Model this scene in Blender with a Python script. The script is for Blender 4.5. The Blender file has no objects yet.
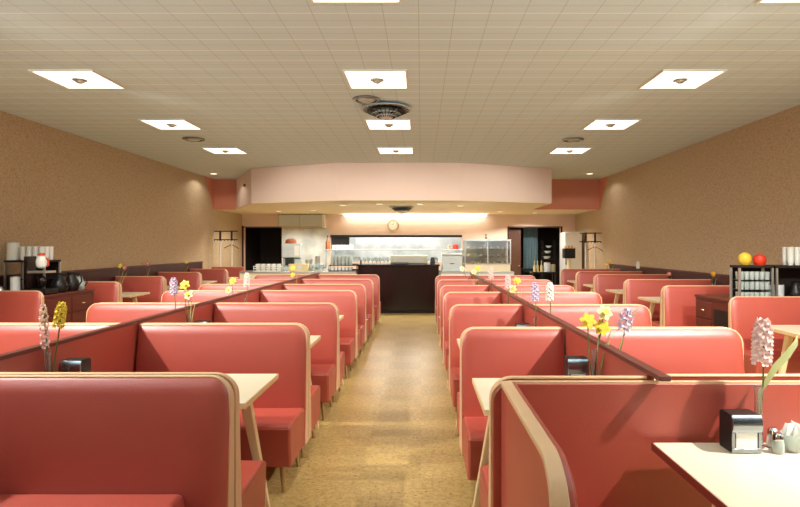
import bpy, bmesh, math, random
from mathutils import Vector, Matrix
random.seed(7)
C = bpy.context.scene.collection

# ------------------------------------------------------------------ camera, world, exposure
FPX, VX, VY, CH = 562.0, 421.0, 246.0, 1.70
cam_d = bpy.data.cameras.new('camera'); cam = bpy.data.objects.new('camera', cam_d); C.objects.link(cam)
cam.location = (0, 0, CH); cam.rotation_euler = (math.pi/2, 0, 0)
cam_d.sensor_width = 36; cam_d.lens = FPX/800*36
cam_d.shift_x = -(VX-400)/800; cam_d.shift_y = -(253.5-VY)/800
cam_d.clip_end = 100
bpy.context.scene.camera = cam
vs = bpy.context.scene.view_settings
vs.view_transform = 'Standard'; vs.look = 'None'; vs.gamma = 1; vs.use_curve_mapping = False
vs.exposure = -0.2
w = bpy.data.worlds.new('world'); bpy.context.scene.world = w; w.use_nodes = True
w.node_tree.nodes['Background'].inputs[0].default_value = (0.75, 0.85, 1.0, 1)
w.node_tree.nodes['Background'].inputs[1].default_value = 0.1

def area_light(name, loc, rot, sx, sy, power, col):
    l = bpy.data.lights.new(name, 'AREA'); l.shape = 'RECTANGLE'; l.size = sx; l.size_y = sy
    l.energy = power; l.color = col
    o = bpy.data.objects.new(name, l); C.objects.link(o); o.location = loc; o.rotation_euler = rot
    return o
# daylight coming in through the upper storefront window behind the camera
DAY_POWER = 270
for dx in (-4.15, 3.30):
    area_light('storefront_daylight', (dx, -.72, 2.15), (math.radians(146), 0, 0), 3.3, 2.1, DAY_POWER, (0.76, 0.89, 1.0)).data.spread = math.radians(118)
LAMP_POWER = 420
LAMP_COL = (1.0, 0.965, 0.88)

# ------------------------------------------------------------------ materials
def s2l(c):
    return tuple(((v/255)/12.92 if v/255 <= .04045 else ((v/255+.055)/1.055)**2.4) for v in c)
MATS = {}
def mat(name, rgb, rough=.5, metal=0, spec=.5, bump=0, bscale=60, var=0, vscale=8, trans=0, coat=0, emit=0, ior=1.45, alpha=1):
    m = bpy.data.materials.new(name); m.use_nodes = True
    nt = m.node_tree; b = nt.nodes['Principled BSDF']
    col = s2l(rgb) + (1,)
    b.inputs['Base Color'].default_value = col
    b.inputs['Roughness'].default_value = rough; b.inputs['Metallic'].default_value = metal
    b.inputs['Specular IOR Level'].default_value = spec
    b.inputs['Transmission Weight'].default_value = trans; b.inputs['IOR'].default_value = ior
    b.inputs['Coat Weight'].default_value = coat
    if coat: b.inputs['Coat Roughness'].default_value = .3
    if emit:
        b.inputs['Emission Color'].default_value = col; b.inputs['Emission Strength'].default_value = emit
    tc = nt.nodes.new('ShaderNodeTexCoord')
    if var:
        n = nt.nodes.new('ShaderNodeTexNoise'); n.inputs['Scale'].default_value = vscale; n.inputs['Detail'].default_value = 4
        nt.links.new(tc.outputs['Object'], n.inputs['Vector'])
        mx = nt.nodes.new('ShaderNodeMix'); mx.data_type = 'RGBA'
        mx.inputs['A'].default_value = tuple(v*(1-var) for v in col[:3]) + (1,)
        mx.inputs['B'].default_value = tuple(min(1, v*(1+var)) for v in col[:3]) + (1,)
        nt.links.new(n.outputs['Fac'], mx.inputs['Factor']); nt.links.new(mx.outputs['Result'], b.inputs['Base Color'])
    if bump:
        n = nt.nodes.new('ShaderNodeTexNoise'); n.inputs['Scale'].default_value = bscale; n.inputs['Detail'].default_value = 3
        nt.links.new(tc.outputs['Object'], n.inputs['Vector'])
        bp = nt.nodes.new('ShaderNodeBump'); bp.inputs['Strength'].default_value = bump; bp.inputs['Distance'].default_value = .01
        nt.links.new(n.outputs['Fac'], bp.inputs['Height']); nt.links.new(bp.outputs['Normal'], b.inputs['Normal'])
    MATS[name] = m
    return m
mat('vinyl', (174, 74, 60), .40, spec=1.0, bump=.12, bscale=220, var=.07, vscale=5)
mat('trim', (220, 180, 140), .45, var=.05)
mat('laminate', (216, 204, 178), .38, var=.05, vscale=14)
mat('table_wood', (226, 196, 146), .5, var=.08, vscale=6)
mat('edge_red', (120, 48, 32), .5)
mat('brass', (200, 176, 128), .3, metal=.85)
mat('chrome', (225, 225, 222), .12, metal=1)
mat('steel', (205, 208, 204), .28, metal=.85, bump=.03, bscale=30)
mat('holder_metal', (150, 156, 164), .22, metal=1)
mat('steel_satin', (196, 204, 200), .5, metal=.35, var=.05)
mat('olive_steel', (184, 182, 152), .45, metal=.3)
mat('darkwood', (66, 26, 20), .42, var=.25, vscale=6)
mat('cap_wood', (104, 52, 44), .42, var=.15, vscale=8)
mat('station_wood', (96, 38, 28), .42, var=.2, vscale=9)
mat('black', (22, 18, 18), .4)
mat('dark', (34, 22, 18), .7)
mat('counter_dark', (26, 13, 13), .2, spec=.6, var=.2, vscale=2)
mat('pink', (240, 214, 198), .7, var=.03, vscale=2)
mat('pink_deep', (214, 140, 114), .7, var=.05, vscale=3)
mat('cream_paint', (238, 224, 188), .7, var=.03)
mat('white', (238, 236, 226), .45)
mat('china', (236, 238, 232), .25)
mat('enamel', (214, 220, 222), .3)
mat('glass', (245, 250, 250), .03, trans=.95, ior=1.45)
mat('glass_soft', (228, 238, 234), .15, trans=.55, ior=1.4)
mat('water', (225, 235, 230), .02, trans=1, ior=1.33)
mat('stem', (88, 108, 52), .55)
mat('leaf', (170, 172, 118), .55, var=.2)
mat('petal_pink', (238, 206, 200), .6, var=.06, vscale=60)
mat('petal_white', (240, 234, 222), .6)
mat('petal_lilac', (206, 190, 212), .6)
mat('petal_yellow', (238, 210, 70), .55)
mat('buff', (222, 204, 150), .6)
mat('petal_pale', (240, 232, 160), .55)
mat('petal_orange', (230, 150, 40), .55)
mat('petal_rose', (206, 110, 120), .55)
mat('paper', (240, 238, 230), .8)
mat('ball_yellow', (226, 190, 60), .5)
mat('ball_red', (206, 54, 30), .5)
mat('label_red', (206, 70, 40), .5)
mat('brown_bottle', (168, 96, 60), .25)
mat('blue_curtain', (92, 116, 124), .7, var=.25, vscale=10)
mat('brown_door', (92, 58, 40), .5, var=.15)
mat('pastry', (206, 160, 96), .7, var=.2, vscale=30)
mat('lamp_panel', (255, 250, 236), .6, emit=2.2)
mat('lamp_small', (255, 244, 214), .6, emit=3.0)
mat('tube_glow', (240, 248, 255), .5, emit=6.0)
mat('frame_white', (236, 230, 214), .5)

def ceiling_mat():
    m = bpy.data.materials.new('ceiling_tile'); m.use_nodes = True; nt = m.node_tree; N = nt.nodes; L = nt.links
    b = N['Principled BSDF']; b.inputs['Roughness'].default_value = .8
    tc = N.new('ShaderNodeTexCoord'); sp = N.new('ShaderNodeSeparateXYZ'); L.new(tc.outputs['Object'], sp.inputs[0])
    def joint(sock, pitch, wd, off):
        a = N.new('ShaderNodeMath'); a.operation = 'ADD'; a.inputs[1].default_value = off; L.new(sock, a.inputs[0])
        d = N.new('ShaderNodeMath'); d.operation = 'DIVIDE'; d.inputs[1].default_value = pitch; L.new(a.outputs[0], d.inputs[0])
        f = N.new('ShaderNodeMath'); f.operation = 'FRACT'; L.new(d.outputs[0], f.inputs[0])
        s = N.new('ShaderNodeMath'); s.operation = 'SUBTRACT'; s.inputs[1].default_value = .5; L.new(f.outputs[0], s.inputs[0])
        ab = N.new('ShaderNodeMath'); ab.operation = 'ABSOLUTE'; L.new(s.outputs[0], ab.inputs[0])
        g = N.new('ShaderNodeMath'); g.operation = 'GREATER_THAN'; g.inputs[1].default_value = .5 - wd/pitch/2; L.new(ab.outputs[0], g.inputs[0])
        return g.outputs[0]
    jx = joint(sp.outputs['X'], .305, .007, .02); jy = joint(sp.outputs['Y'], .305, .014, .05)
    jy2 = joint(sp.outputs['Y'], .1525, .012, .05)
    n = N.new('ShaderNodeTexNoise'); n.inputs['Scale'].default_value = 90; n.inputs['Detail'].default_value = 3; L.new(tc.outputs['Object'], n.inputs['Vector'])
    base = N.new('ShaderNodeMix'); base.data_type = 'RGBA'
    base.inputs['A'].default_value = s2l((196, 212, 213)) + (1,); base.inputs['B'].default_value = s2l((226, 239, 239)) + (1,)
    L.new(n.outputs['Fac'], base.inputs['Factor'])
    def over(prev, fac, rgb, amt):
        mm = N.new('ShaderNodeMath'); mm.operation = 'MULTIPLY'; mm.inputs[1].default_value = amt; L.new(fac, mm.inputs[0])
        x = N.new('ShaderNodeMix'); x.data_type = 'RGBA'; L.new(prev, x.inputs['A']); x.inputs['B'].default_value = s2l(rgb) + (1,)
        L.new(mm.outputs[0], x.inputs['Factor']); return x.outputs['Result']
    c = over(base.outputs['Result'], jy2, (186, 178, 160), .5)
    c = over(c, jy, (250, 252, 244), 1.0)
    c = over(c, jx, (150, 144, 126), .45)
    L.new(c, b.inputs['Base Color'])
    return m
MATS['ceiling_tile'] = ceiling_mat()

def speckle_mat(name, rgb1, rgb2, rough, sc1, rgb3=None, sc3=40, th3=.68, patch=0, psc=1.0, spec=.5, bump=.05):
    m = bpy.data.materials.new(name); m.use_nodes = True; nt = m.node_tree; N = nt.nodes; L = nt.links
    b = N['Principled BSDF']; b.inputs['Roughness'].default_value = rough; b.inputs['Specular IOR Level'].default_value = spec
    tc = N.new('ShaderNodeTexCoord')
    n = N.new('ShaderNodeTexNoise'); n.inputs['Scale'].default_value = sc1; n.inputs['Detail'].default_value = 5; L.new(tc.outputs['Object'], n.inputs['Vector'])
    r = N.new('ShaderNodeValToRGB'); r.color_ramp.elements[0].position = .36; r.color_ramp.elements[1].position = .64
    r.color_ramp.elements[0].color = s2l(rgb1) + (1,); r.color_ramp.elements[1].color = s2l(rgb2) + (1,)
    L.new(n.outputs['Fac'], r.inputs[0]); out = r.outputs[0]
    if patch:
        ch = N.new('ShaderNodeTexChecker'); ch.inputs['Scale'].default_value = psc
        ch.inputs['Color1'].default_value = (1, 1, 1, 1); ch.inputs['Color2'].default_value = (1-patch, 1-patch, 1-patch*1.3, 1)
        L.new(tc.outputs['Object'], ch.inputs['Vector'])
        mu = N.new('ShaderNodeMix'); mu.data_type = 'RGBA'; mu.blend_type = 'MULTIPLY'; mu.inputs['Factor'].default_value = 1
        L.new(out, mu.inputs['A']); L.new(ch.outputs['Color'], mu.inputs['B']); out = mu.outputs['Result']
    if rgb3:
        mp = N.new('ShaderNodeMapping'); mp.inputs['Scale'].default_value = (1, 1.6, 1); L.new(tc.outputs['Object'], mp.inputs['Vector'])
        n3 = N.new('ShaderNodeTexNoise'); n3.inputs['Scale'].default_value = sc3; n3.inputs['Detail'].default_value = 3; L.new(mp.outputs[0], n3.inputs['Vector'])
        r3 = N.new('ShaderNodeValToRGB'); r3.color_ramp.elements[0].position = th3-.03; r3.color_ramp.elements[1].position = th3+.03
        L.new(n3.outputs['Fac'], r3.inputs[0])
        x = N.new('ShaderNodeMix'); x.data_type = 'RGBA'; L.new(r3.outputs[0], x.inputs['Factor']); L.new(out, x.inputs['A'])
        x.inputs['B'].default_value = s2l(rgb3) + (1,); out = x.outputs['Result']
    L.new(out, b.inputs['Base Color'])
    if bump:
        bp = N.new('ShaderNodeBump'); bp.inputs['Strength'].default_value = bump; bp.inputs['Distance'].default_value = .01
        L.new(n.outputs['Fac'], bp.inputs['Height']); L.new(bp.outputs['Normal'], b.inputs['Normal'])
    MATS[name] = m
speckle_mat('linoleum', (182, 150, 90), (202, 174, 112), .34, 26, (124, 52, 30), 42, .635, patch=.10, psc=2.19)
speckle_mat('wallpaper', (184, 160, 128), (206, 183, 152), .8, 60, (170, 145, 112), 30, .62, spec=.2)
speckle_mat('wall_steel', (196, 204, 202), (236, 240, 238), .38, 2.2, spec=.6)

# ------------------------------------------------------------------ geometry helpers
def at(px, py, Y):
    return Vector(((px-VX)*Y/FPX, Y, CH-(py-VY)*Y/FPX))
class MB:
    def __init__(s): s.bm = bmesh.new()
    def box(s, x0, x1, y0, y1, z0, z1):
        v = [s.bm.verts.new(p) for p in ((x0,y0,z0),(x1,y0,z0),(x1,y1,z0),(x0,y1,z0),(x0,y0,z1),(x1,y0,z1),(x1,y1,z1),(x0,y1,z1))]
        for f in ((0,3,2,1),(4,5,6,7),(0,1,5,4),(1,2,6,5),(2,3,7,6),(3,0,4,7)): s.bm.faces.new([v[i] for i in f])
        return s
    def prism(s, pts, z0, z1):                         # polygon in XY extruded in Z
        a = [s.bm.verts.new((x, y, z0)) for x, y in pts]; b = [s.bm.verts.new((x, y, z1)) for x, y in pts]
        n = len(pts); s.bm.faces.new(a[::-1]); s.bm.faces.new(b)
        for i in range(n): s.bm.faces.new((a[i], a[(i+1) % n], b[(i+1) % n], b[i]))
        return s
    def prism_x(s, pts, x0, x1):                       # polygon in YZ extruded in X
        a = [s.bm.verts.new((x0, y, z)) for y, z in pts]; b = [s.bm.verts.new((x1, y, z)) for y, z in pts]
        n = len(pts); s.bm.faces.new(a[::-1]); s.bm.faces.new(b)
        for i in range(n): s.bm.faces.new((a[i], a[(i+1) % n], b[(i+1) % n], b[i]))
        return s
    def ring(s, c, r, axis, n):
        axis = Vector(axis).normalized(); u = axis.orthogonal().normalized(); v = axis.cross(u)
        return [s.bm.verts.new(Vector(c) + u*math.cos(2*math.pi*i/n)*r + v*math.sin(2*math.pi*i/n)*r) for i in range(n)]
    def tube(s, pts, radii, n=8, cap=True):
        pts = [Vector(p) for p in pts]
        if not hasattr(radii, '__len__'): radii = [radii]*len(pts)
        u = None; rings = []
        for i, p in enumerate(pts):
            d = (pts[min(i+1, len(pts)-1)] - pts[max(i-1, 0)]).normalized()
            if u is None: u = d.orthogonal().normalized()
            else: u = (u - d*u.dot(d)).normalized()
            v = d.cross(u)
            rings.append([s.bm.verts.new(p + (u*math.cos(2*math.pi*k/n) + v*math.sin(2*math.pi*k/n))*radii[i]) for k in range(n)])
        for a, b in zip(rings, rings[1:]):
            for k in range(n): s.bm.faces.new((a[k], a[(k+1) % n], b[(k+1) % n], b[k]))
        if cap: s.bm.faces.new(rings[0][::-1]); s.bm.faces.new(rings[-1])
        return s
    def lathe(s, prof, c=(0, 0, 0), n=16):             # prof: (r, z)
        cx, cy, cz = c; prev = None
        for r, z in prof:
            if r < 1e-5: cur = [s.bm.verts.new((cx, cy, cz+z))]
            else: cur = [s.bm.verts.new((cx+r*math.cos(2*math.pi*i/n), cy+r*math.sin(2*math.pi*i/n), cz+z)) for i in range(n)]
            if prev:
                for i in range(n):
                    j = (i+1) % n
                    if len(prev) == 1 and len(cur) > 1: s.bm.faces.new((prev[0], cur[i], cur[j]))
                    elif len(cur) == 1 and len(prev) > 1: s.bm.faces.new((prev[i], cur[0], prev[j]))
                    elif len(cur) > 1: s.bm.faces.new((prev[i], cur[i], cur[j], prev[j]))
            prev = cur
        return s
    def ball(s, c, r, n=8, sz=(1, 1, 1)):
        m = Matrix.Translation(c) @ Matrix.Diagonal((sz[0], sz[1], sz[2], 1))
        bmesh.ops.create_uvsphere(s.bm, u_segments=n, v_segments=max(4, n//2+1), radius=r, matrix=m); return s
    def petal(s, c, d, nrm, length, width, th=.0015):
        c = Vector(c); d = Vector(d).normalized(); nrm = Vector(nrm).normalized(); q = d.cross(nrm).normalized()
        rows = []
        for t, wd, up in ((0, .25, 0), (.35, .9, .12), (.7, 1, .14), (1, .12, .05)):
            p = c + d*length*t + nrm*length*up
            rows.append([s.bm.verts.new(p - q*width/2*wd), s.bm.verts.new(p + q*width/2*wd), s.bm.verts.new(p - q*width/2*wd - nrm*th), s.bm.verts.new(p + q*width/2*wd - nrm*th)])
        for a, b in zip(rows, rows[1:]):
            s.bm.faces.new((a[0], a[1], b[1], b[0])); s.bm.faces.new((a[2], b[2], b[3], a[3]))
            s.bm.faces.new((a[0], b[0], b[2], a[2])); s.bm.faces.new((a[1], a[3], b[3], b[1]))
        s.bm.faces.new((rows[0][0], rows[0][2], rows[0][3], rows[0][1])); s.bm.faces.new((rows[-1][0], rows[-1][1], rows[-1][3], rows[-1][2]))
        return s
    def strip(s, pts, widths, side, th=.002):          # leaf: flat strip with thickness
        pts = [Vector(p) for p in pts]; side = Vector(side).normalized(); rows = []
        for i, p in enumerate(pts):
            d = (pts[min(i+1, len(pts)-1)] - pts[max(i-1, 0)]).normalized(); nn = d.cross(side).normalized()*th
            w_ = widths[i]/2
            rows.append([s.bm.verts.new(p-side*w_-nn), s.bm.verts.new(p+side*w_-nn), s.bm.verts.new(p+side*w_+nn), s.bm.verts.new(p-side*w_+nn)])
        for a, b in zip(rows, rows[1:]):
            for k in range(4): s.bm.faces.new((a[k], a[(k+1) % 4], b[(k+1) % 4], b[k]))
        s.bm.faces.new(rows[0][::-1]); s.bm.faces.new(rows[-1]); return s
    def build(s, name, m, parent=None, bevel=0, seg=2, smooth=False, loc=None):
        bmesh.ops.recalc_face_normals(s.bm, faces=s.bm.faces)
        me = bpy.data.meshes.new(name); s.bm.to_mesh(me); s.bm.free()
        if smooth:
            for p in me.polygons: p.use_smooth = True
        me.materials.append(MATS[m]); o = bpy.data.objects.new(name, me); C.objects.link(o)
        if parent: o.parent = parent
        if loc is not None: o.location = loc
        if bevel:
            b = o.modifiers.new('bevel', 'BEVEL'); b.width = bevel; b.segments = seg; b.limit_method = 'ANGLE'; b.angle_limit = math.radians(40)
            if not smooth:
                for p in me.polygons: p.use_smooth = True
            wn = o.modifiers.new('wn', 'WEIGHTED_NORMAL'); wn.keep_sharp = True
        elif smooth:
            me.set_sharp_from_angle(angle=math.radians(38))
        return o
def thing(name, label, cat, loc, group=None, rz=0):
    o = bpy.data.objects.new(name, None); C.objects.link(o); o.location = loc; o.rotation_euler = (0, 0, rz); o.empty_display_size = .1
    return tag(o, label, cat, group)
def tag(o, label, cat, group=None):
    o['label'] = label; o['category'] = cat
    if group: o['group'] = group
    return o
def struct(o): o['kind'] = 'structure'; return o
def dup(o, loc, label, parent=None):
    r = o.copy(); C.objects.link(r); r.location = loc; r['label'] = label
    for ch in o.children:
        c = ch.copy(); C.objects.link(c); c.parent = r
        for g in ch.children:
            d = g.copy(); C.objects.link(d); d.parent = c
    return r
ORD = ['nearest', 'second', 'third', 'fourth', 'fifth', 'sixth', 'seventh', 'eighth', 'ninth', 'tenth', 'eleventh', 'twelfth']

# ------------------------------------------------------------------ room shell
XL, XR, YF, YB, ZC, ZS = -6.21, 5.36, -.45, 19.5, 3.70, 2.795
struct(MB().box(XL-.2, XR+.2, YF-.2, YB+2.4, -.15, 0).build('floor', 'linoleum'))
struct(MB().box(XL-.2, XR+.2, YF-.2, YB+.2, ZC, ZC+.12).build('ceiling', 'ceiling_tile'))
struct(MB().box(XL-.2, XL, YF-.2, YB, 0, ZC).build('wall_left', 'wallpaper'))
struct(MB().box(XR, XR+.2, YF-.2, YB, 0, ZC).build('wall_right', 'wallpaper'))
wf = MB(); wf.box(XL, XR, YF-.2, YF, 0, .95); wf.box(XL, XR, YF-.2, YF, 3.4, ZC)
for a, b in ((XL, -5.85), (-2.45, 1.6), (5.0, XR)): wf.box(a, b, YF-.2, YF, .95, 3.4)
struct(wf.build('wall_front', 'wallpaper'))
for nm, a, b in (('window_1', -5.85, -2.45), ('window_2', 1.6, 5.0)):
    wn = MB()
    for x in (a, (a+b)/2-.02, b-.05): wn.box(x, x+.05, YF-.14, YF-.06, .95, 3.4)
    wn.box(a, b, YF-.14, YF-.06, .95, 1.0); wn.box(a, b, YF-.14, YF-.06, 3.35, 3.4)
    struct(wn.build(nm, 'frame_white'))
# back wall with two doorways and the kitchen pass
DL0, DL1, DR0, DR1, DT = -6.15, -4.83, 3.05, 4.85, 2.34
P0, P1, PZ0, PZ1 = -3.12, 1.42, 1.15, 2.03
wb = MB()
for a in ((XL, DL0, 0, ZS), (DL0, DL1, DT, ZS), (DL1, P0, 0, ZS), (P0, P1, 0, PZ0), (P0, P1, PZ1, ZS), (P1, DR0, 0, ZS), (DR0, DR1, DT, ZS), (DR1, XR, 0, ZS)):
    wb.box(a[0], a[1], YB, YB+.18, a[2], a[3])
struct(wb.build('wall_back', 'pink'))
hall = MB()
hall.box(XL, XR, YB+2.2, YB+2.3, 0, ZS); hall.box(XL-.1, XL, YB+.18, YB+2.2, 0, ZS); hall.box(XR, XR+.1, YB+.18, YB+2.2, 0, ZS)
hall.box(-4.6, -4.5, YB+.18, YB+2.2, 0, ZS); hall.box(2.7, 2.8, YB+.18, YB+2.2, 0, ZS); hall.box(XL, XR, YB+.18, YB+2.3, ZS, ZS+.1)
struct(hall.build('wall_kitchen', 'dark'))
# soffit over the serving counter
SOF = [(XL, 16.86), (-5.53, 16.86), (-4.38, 14.5), (-2.0, 13.5), (.92, 13.5), (3.37, 14.5), (3.37, 16.86), (XR, 16.86), (XR, YB+.18), (XL, YB+.18)]
struct(MB().prism(SOF, ZS+.02, ZC).build('ceiling_soffit', 'pink'))
SO2 = [(XL, 16.87), (-5.52, 16.87), (-4.37, 14.51), (-1.99, 13.51), (.91, 13.51), (3.36, 14.51), (3.36, 16.87), (XR, 16.87), (XR, YB), (XL, YB)]
struct(MB().prism(SO2, ZS, ZS+.02).build('ceiling_low', 'cream_paint'))
for nm, x, s in (('trim_1', XL, 1), ('trim_2', XR, -1)):   # pink wall beside the recess, shade put into the deep tone and slanted edge
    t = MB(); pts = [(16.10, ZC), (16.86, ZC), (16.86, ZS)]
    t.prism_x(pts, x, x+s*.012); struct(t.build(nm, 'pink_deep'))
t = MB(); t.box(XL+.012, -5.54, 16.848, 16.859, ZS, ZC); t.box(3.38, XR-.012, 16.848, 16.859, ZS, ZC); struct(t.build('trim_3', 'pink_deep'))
# wainscots
for nm, x, s, zt in (('wainscot_left', XL, 1, 1.27), ('wainscot_right', XR, -1, 1.20)):
    g = MB(); g.box(min(x, x+s*.03), max(x, x+s*.03), YF, 15.9, 0, zt-.03)
    struct(g.build('trim_4' if s > 0 else 'trim_5', 'darkwood'))
    g = MB(); g.box(min(x, x+s*.05), max(x, x+s*.05), YF, 15.9, zt-.03, zt)
    struct(g.build('trim_6' if s > 0 else 'trim_7', 'cap_wood', bevel=.005))
# door frames and pass trim
t = MB(); t.box(DL0-.06, DL0, YB-.02, YB, 0, DT+.06); t.box(DL1, DL1+.0, YB-.02, YB, 0, DT) if 0 else None
t.box(DL0, DL1, YB-.02, YB, DT, DT+.03); struct(t.build('door_1', 'darkwood'))
t = MB(); t.box(DR0-.05, DR0, YB-.02, YB, 0, DT+.04); t.box(DR0, DR1, YB-.02, YB, DT, DT+.04); t.box(DR1, DR1+.05, YB-.02, YB, 0, DT+.04)
struct(t.build('door_2', 'darkwood'))
t = MB(); t.box(P0-.02, P1, YB-.05, YB, PZ1-.03, PZ1+.05); struct(t.build('trim_8', 'black'))
struct(MB().box(P0, P0+.62, YB+.05, YB+.17, PZ0+.45, PZ1).build('trim_10', 'black'))
t = MB(); t.box(-4.81, -3.16, YB-.02, YB, .9, 2.30); struct(t.build('trim_9', 'wall_steel'))
t = MB(); t.box(P0, P1, YB+.9, YB+.95, PZ0-.2, ZS-.3); t.box(P0-.05, P0, YB+.18, YB+.95, PZ0-.2, ZS-.3); t.box(P1, P1+.05, YB+.18, YB+.95, PZ0-.2, ZS-.3)
t.box(P0, P1, YB+.18, YB+.9, PZ0-.05, PZ0); struct(t.build('wall_pass', 'wall_steel'))

# ------------------------------------------------------------------ lamps
def spot(name, loc, power, radius, parent, cone=165, blend=.25, col=LAMP_COL):
    l = bpy.data.lights.new(name, 'SPOT'); l.energy = power; l.color = col; l.shadow_soft_size = radius
    l.spot_size = math.radians(cone); l.spot_blend = blend
    o = bpy.data.objects.new(name, l); C.objects.link(o); o.parent = parent; o.location = loc; return o
SIDE = {-4.08: 'left row', -.525: 'middle row', 3.10: 'right row'}
def ceiling_lamp(x, y, label, power):
    r = thing('ceiling_light', label, 'ceiling light', (x, y, ZC), 'square ceiling lights')
    f = MB(); h = .365
    for a in ((-h, h, -h, -h+.02), (-h, h, h-.02, h), (-h, -h+.02, -h+.02, h-.02), (h-.02, h, -h+.02, h-.02)): f.box(a[0], a[1], a[2], a[3], -.022, -.001)
    f.build('frame', 'frame_white', r)
    MB().box(-h+.021, h-.021, -h+.021, h-.021, -.014, -.002).build('diffuser', 'lamp_panel', r)
    MB().lathe([(.0, -.06), (.028, -.055), (.05, -.04), (.054, -.028), (.082, -.023), (.085, -.015)], n=18).build('spot_fitting', 'steel', r, smooth=True)
    spot('bulb_light', (0, 0, -.09), power, .05, r, cone=114, blend=.6).rotation_euler = Vector((.42 if x < -4 else ((-.42 if y > 3 else .12) if x > 3 else 0), .66 if y > 3 else .42, -.85)).to_track_quat('-Z', 'Y').to_euler()
    return r
rows = [(1.76, 'row'), (4.22, 'row'), (6.72, 'row'), (9.20, 'row'), (11.72, 'row')]
for x in (-4.08, -.525, 3.10):
    for i, (y, _) in enumerate(rows):
        p = LAMP_POWER
        if i == 0: p = {-4.08: 1.9, -.525: .03, 3.10: 2.9}[x]*LAMP_POWER
        if i == 0 and x < -4: y = 2.78  # unseen front left lamp, shifted off its row spacing to light the second bench
        if i == 4: p *= .22
        if i == 3: p *= .42
        if x == -.525: p *= .3
        ceiling_lamp(x, y, 'square white recessed ceiling light in the %s, %s from the front' % (SIDE[x], ORD[i]), p)
# round air diffusers
r = thing('air_diffuser', 'large round louvred metal air diffuser hanging under the middle of the ceiling', 'vent', (-.5, 8.06, ZC))
MB().lathe([(.15, 0), (.36, -.035), (.365, -.05), (.30, -.045), (.15, -.02)], n=32).build('rim', 'steel_satin', r, smooth=True)
for k, (ro, z) in enumerate(((.28, -.075), (.215, -.11), (.15, -.145))):
    MB().lathe([(ro-.07, z+.045), (ro, z), (ro-.01, z-.006), (ro-.08, z+.035)], n=32).build('cone_ring', 'black' if k == 0 else 'steel_satin', r, smooth=True)
MB().lathe([(.0, -.20), (.05, -.19), (.09, -.165), (.10, -.15), (.03, -.03), (.0, -.03)], n=24).build('centre_cone', 'steel', r, smooth=True)
g = MB()
for k in range(24):
    a = 2*math.pi*k/24; g.tube([(.1*math.cos(a), .1*math.sin(a), -.165), (.33*math.cos(a), .33*math.sin(a), -.055)], .005, 5)
g.build('louvre_fins', 'black', r)
def flush_vent(x, y, rad, z, label):
    r = thing('round_vent', label, 'vent', (x, y, z))
    MB().lathe([(rad*.75, -.001), (rad, -.004), (rad, -.02), (rad*.8, -.035), (rad*.72, -.02)], n=28).build('rim', 'holder_metal', r, smooth=True)
    MB().lathe([(0, -.03), (rad*.5, -.032), (rad*.62, -.02), (rad*.62, -.001)], n=28).build('disc', 'steel_satin', r, smooth=True)
flush_vent(-.74, 7.63, .19, ZC, 'small round ceiling vent just in front of the large air diffuser')
flush_vent(-4.23, 10.45, .2, ZC, 'small round dark-rimmed vent in the ceiling near the left wall')
flush_vent(2.84, 10.5, .2, ZC, 'small round dark-rimmed vent in the ceiling near the right wall')
r = thing('air_diffuser', 'round bowl-shaped metal diffuser under the low ceiling above the dark counter', 'vent', (-.53, 15.6, ZS))
MB().lathe([(.2, 0), (.345, -.015), (.345, -.03), (.2, -.04)], n=28).build('rim', 'steel_satin', r, smooth=True)
MB().lathe([(0, -.21), (.07, -.20), (.15, -.14), (.21, -.045), (.2, -.02)], n=28).build('bowl', 'steel', r, smooth=True)
MB().lathe([(.24, -.04), (.29, -.05), (.20, -.125), (.17, -.12)], n=28).build('louvre_ring', 'black', r, smooth=True)
def downlight(x, y, z, label, power, rad=.11):
    r = thing('downlight', label, 'ceiling light', (x, y, z), 'small round downlights')
    MB().lathe([(rad*.8, -.001), (rad+.02, -.003), (rad+.02, -.012), (rad*.85, -.014)], n=20).build('rim', 'frame_white', r, smooth=True)
    MB().lathe([(0, -.009), (rad*.84, -.009), (rad*.84, -.002)], n=20).build('lens', 'lamp_small', r)
    spot('bulb_light', (0, 0, -.03), power, .05, r, cone=150)
downlight(-5.72, 15.5, ZC, 'small downlight in the high ceiling by the left recess', 22)
downlight(4.65, 15.5, ZC, 'small downlight in the high ceiling by the right recess', 22)
for x, y, l in ((-1.07, 14.5, 'just left of the bowl diffuser'), (-.03, 14.5, 'just right of the bowl diffuser'), (-2.08, 15.0, 'second to the left of the bowl diffuser'),
                (1.07, 15.2, 'second to the right of the bowl diffuser'), (-4.45, 17.6, 'in front of the steel cupboard'), (-3.3, 17.2, 'between steel cupboard and bowl diffuser'), (2.5, 17.8, 'before the right doorway'), (3.75, 18.5, 'nearest the right doorway')):
    downlight(x, y, ZS, 'small round downlight in the low ceiling, ' + l, 150)

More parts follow.
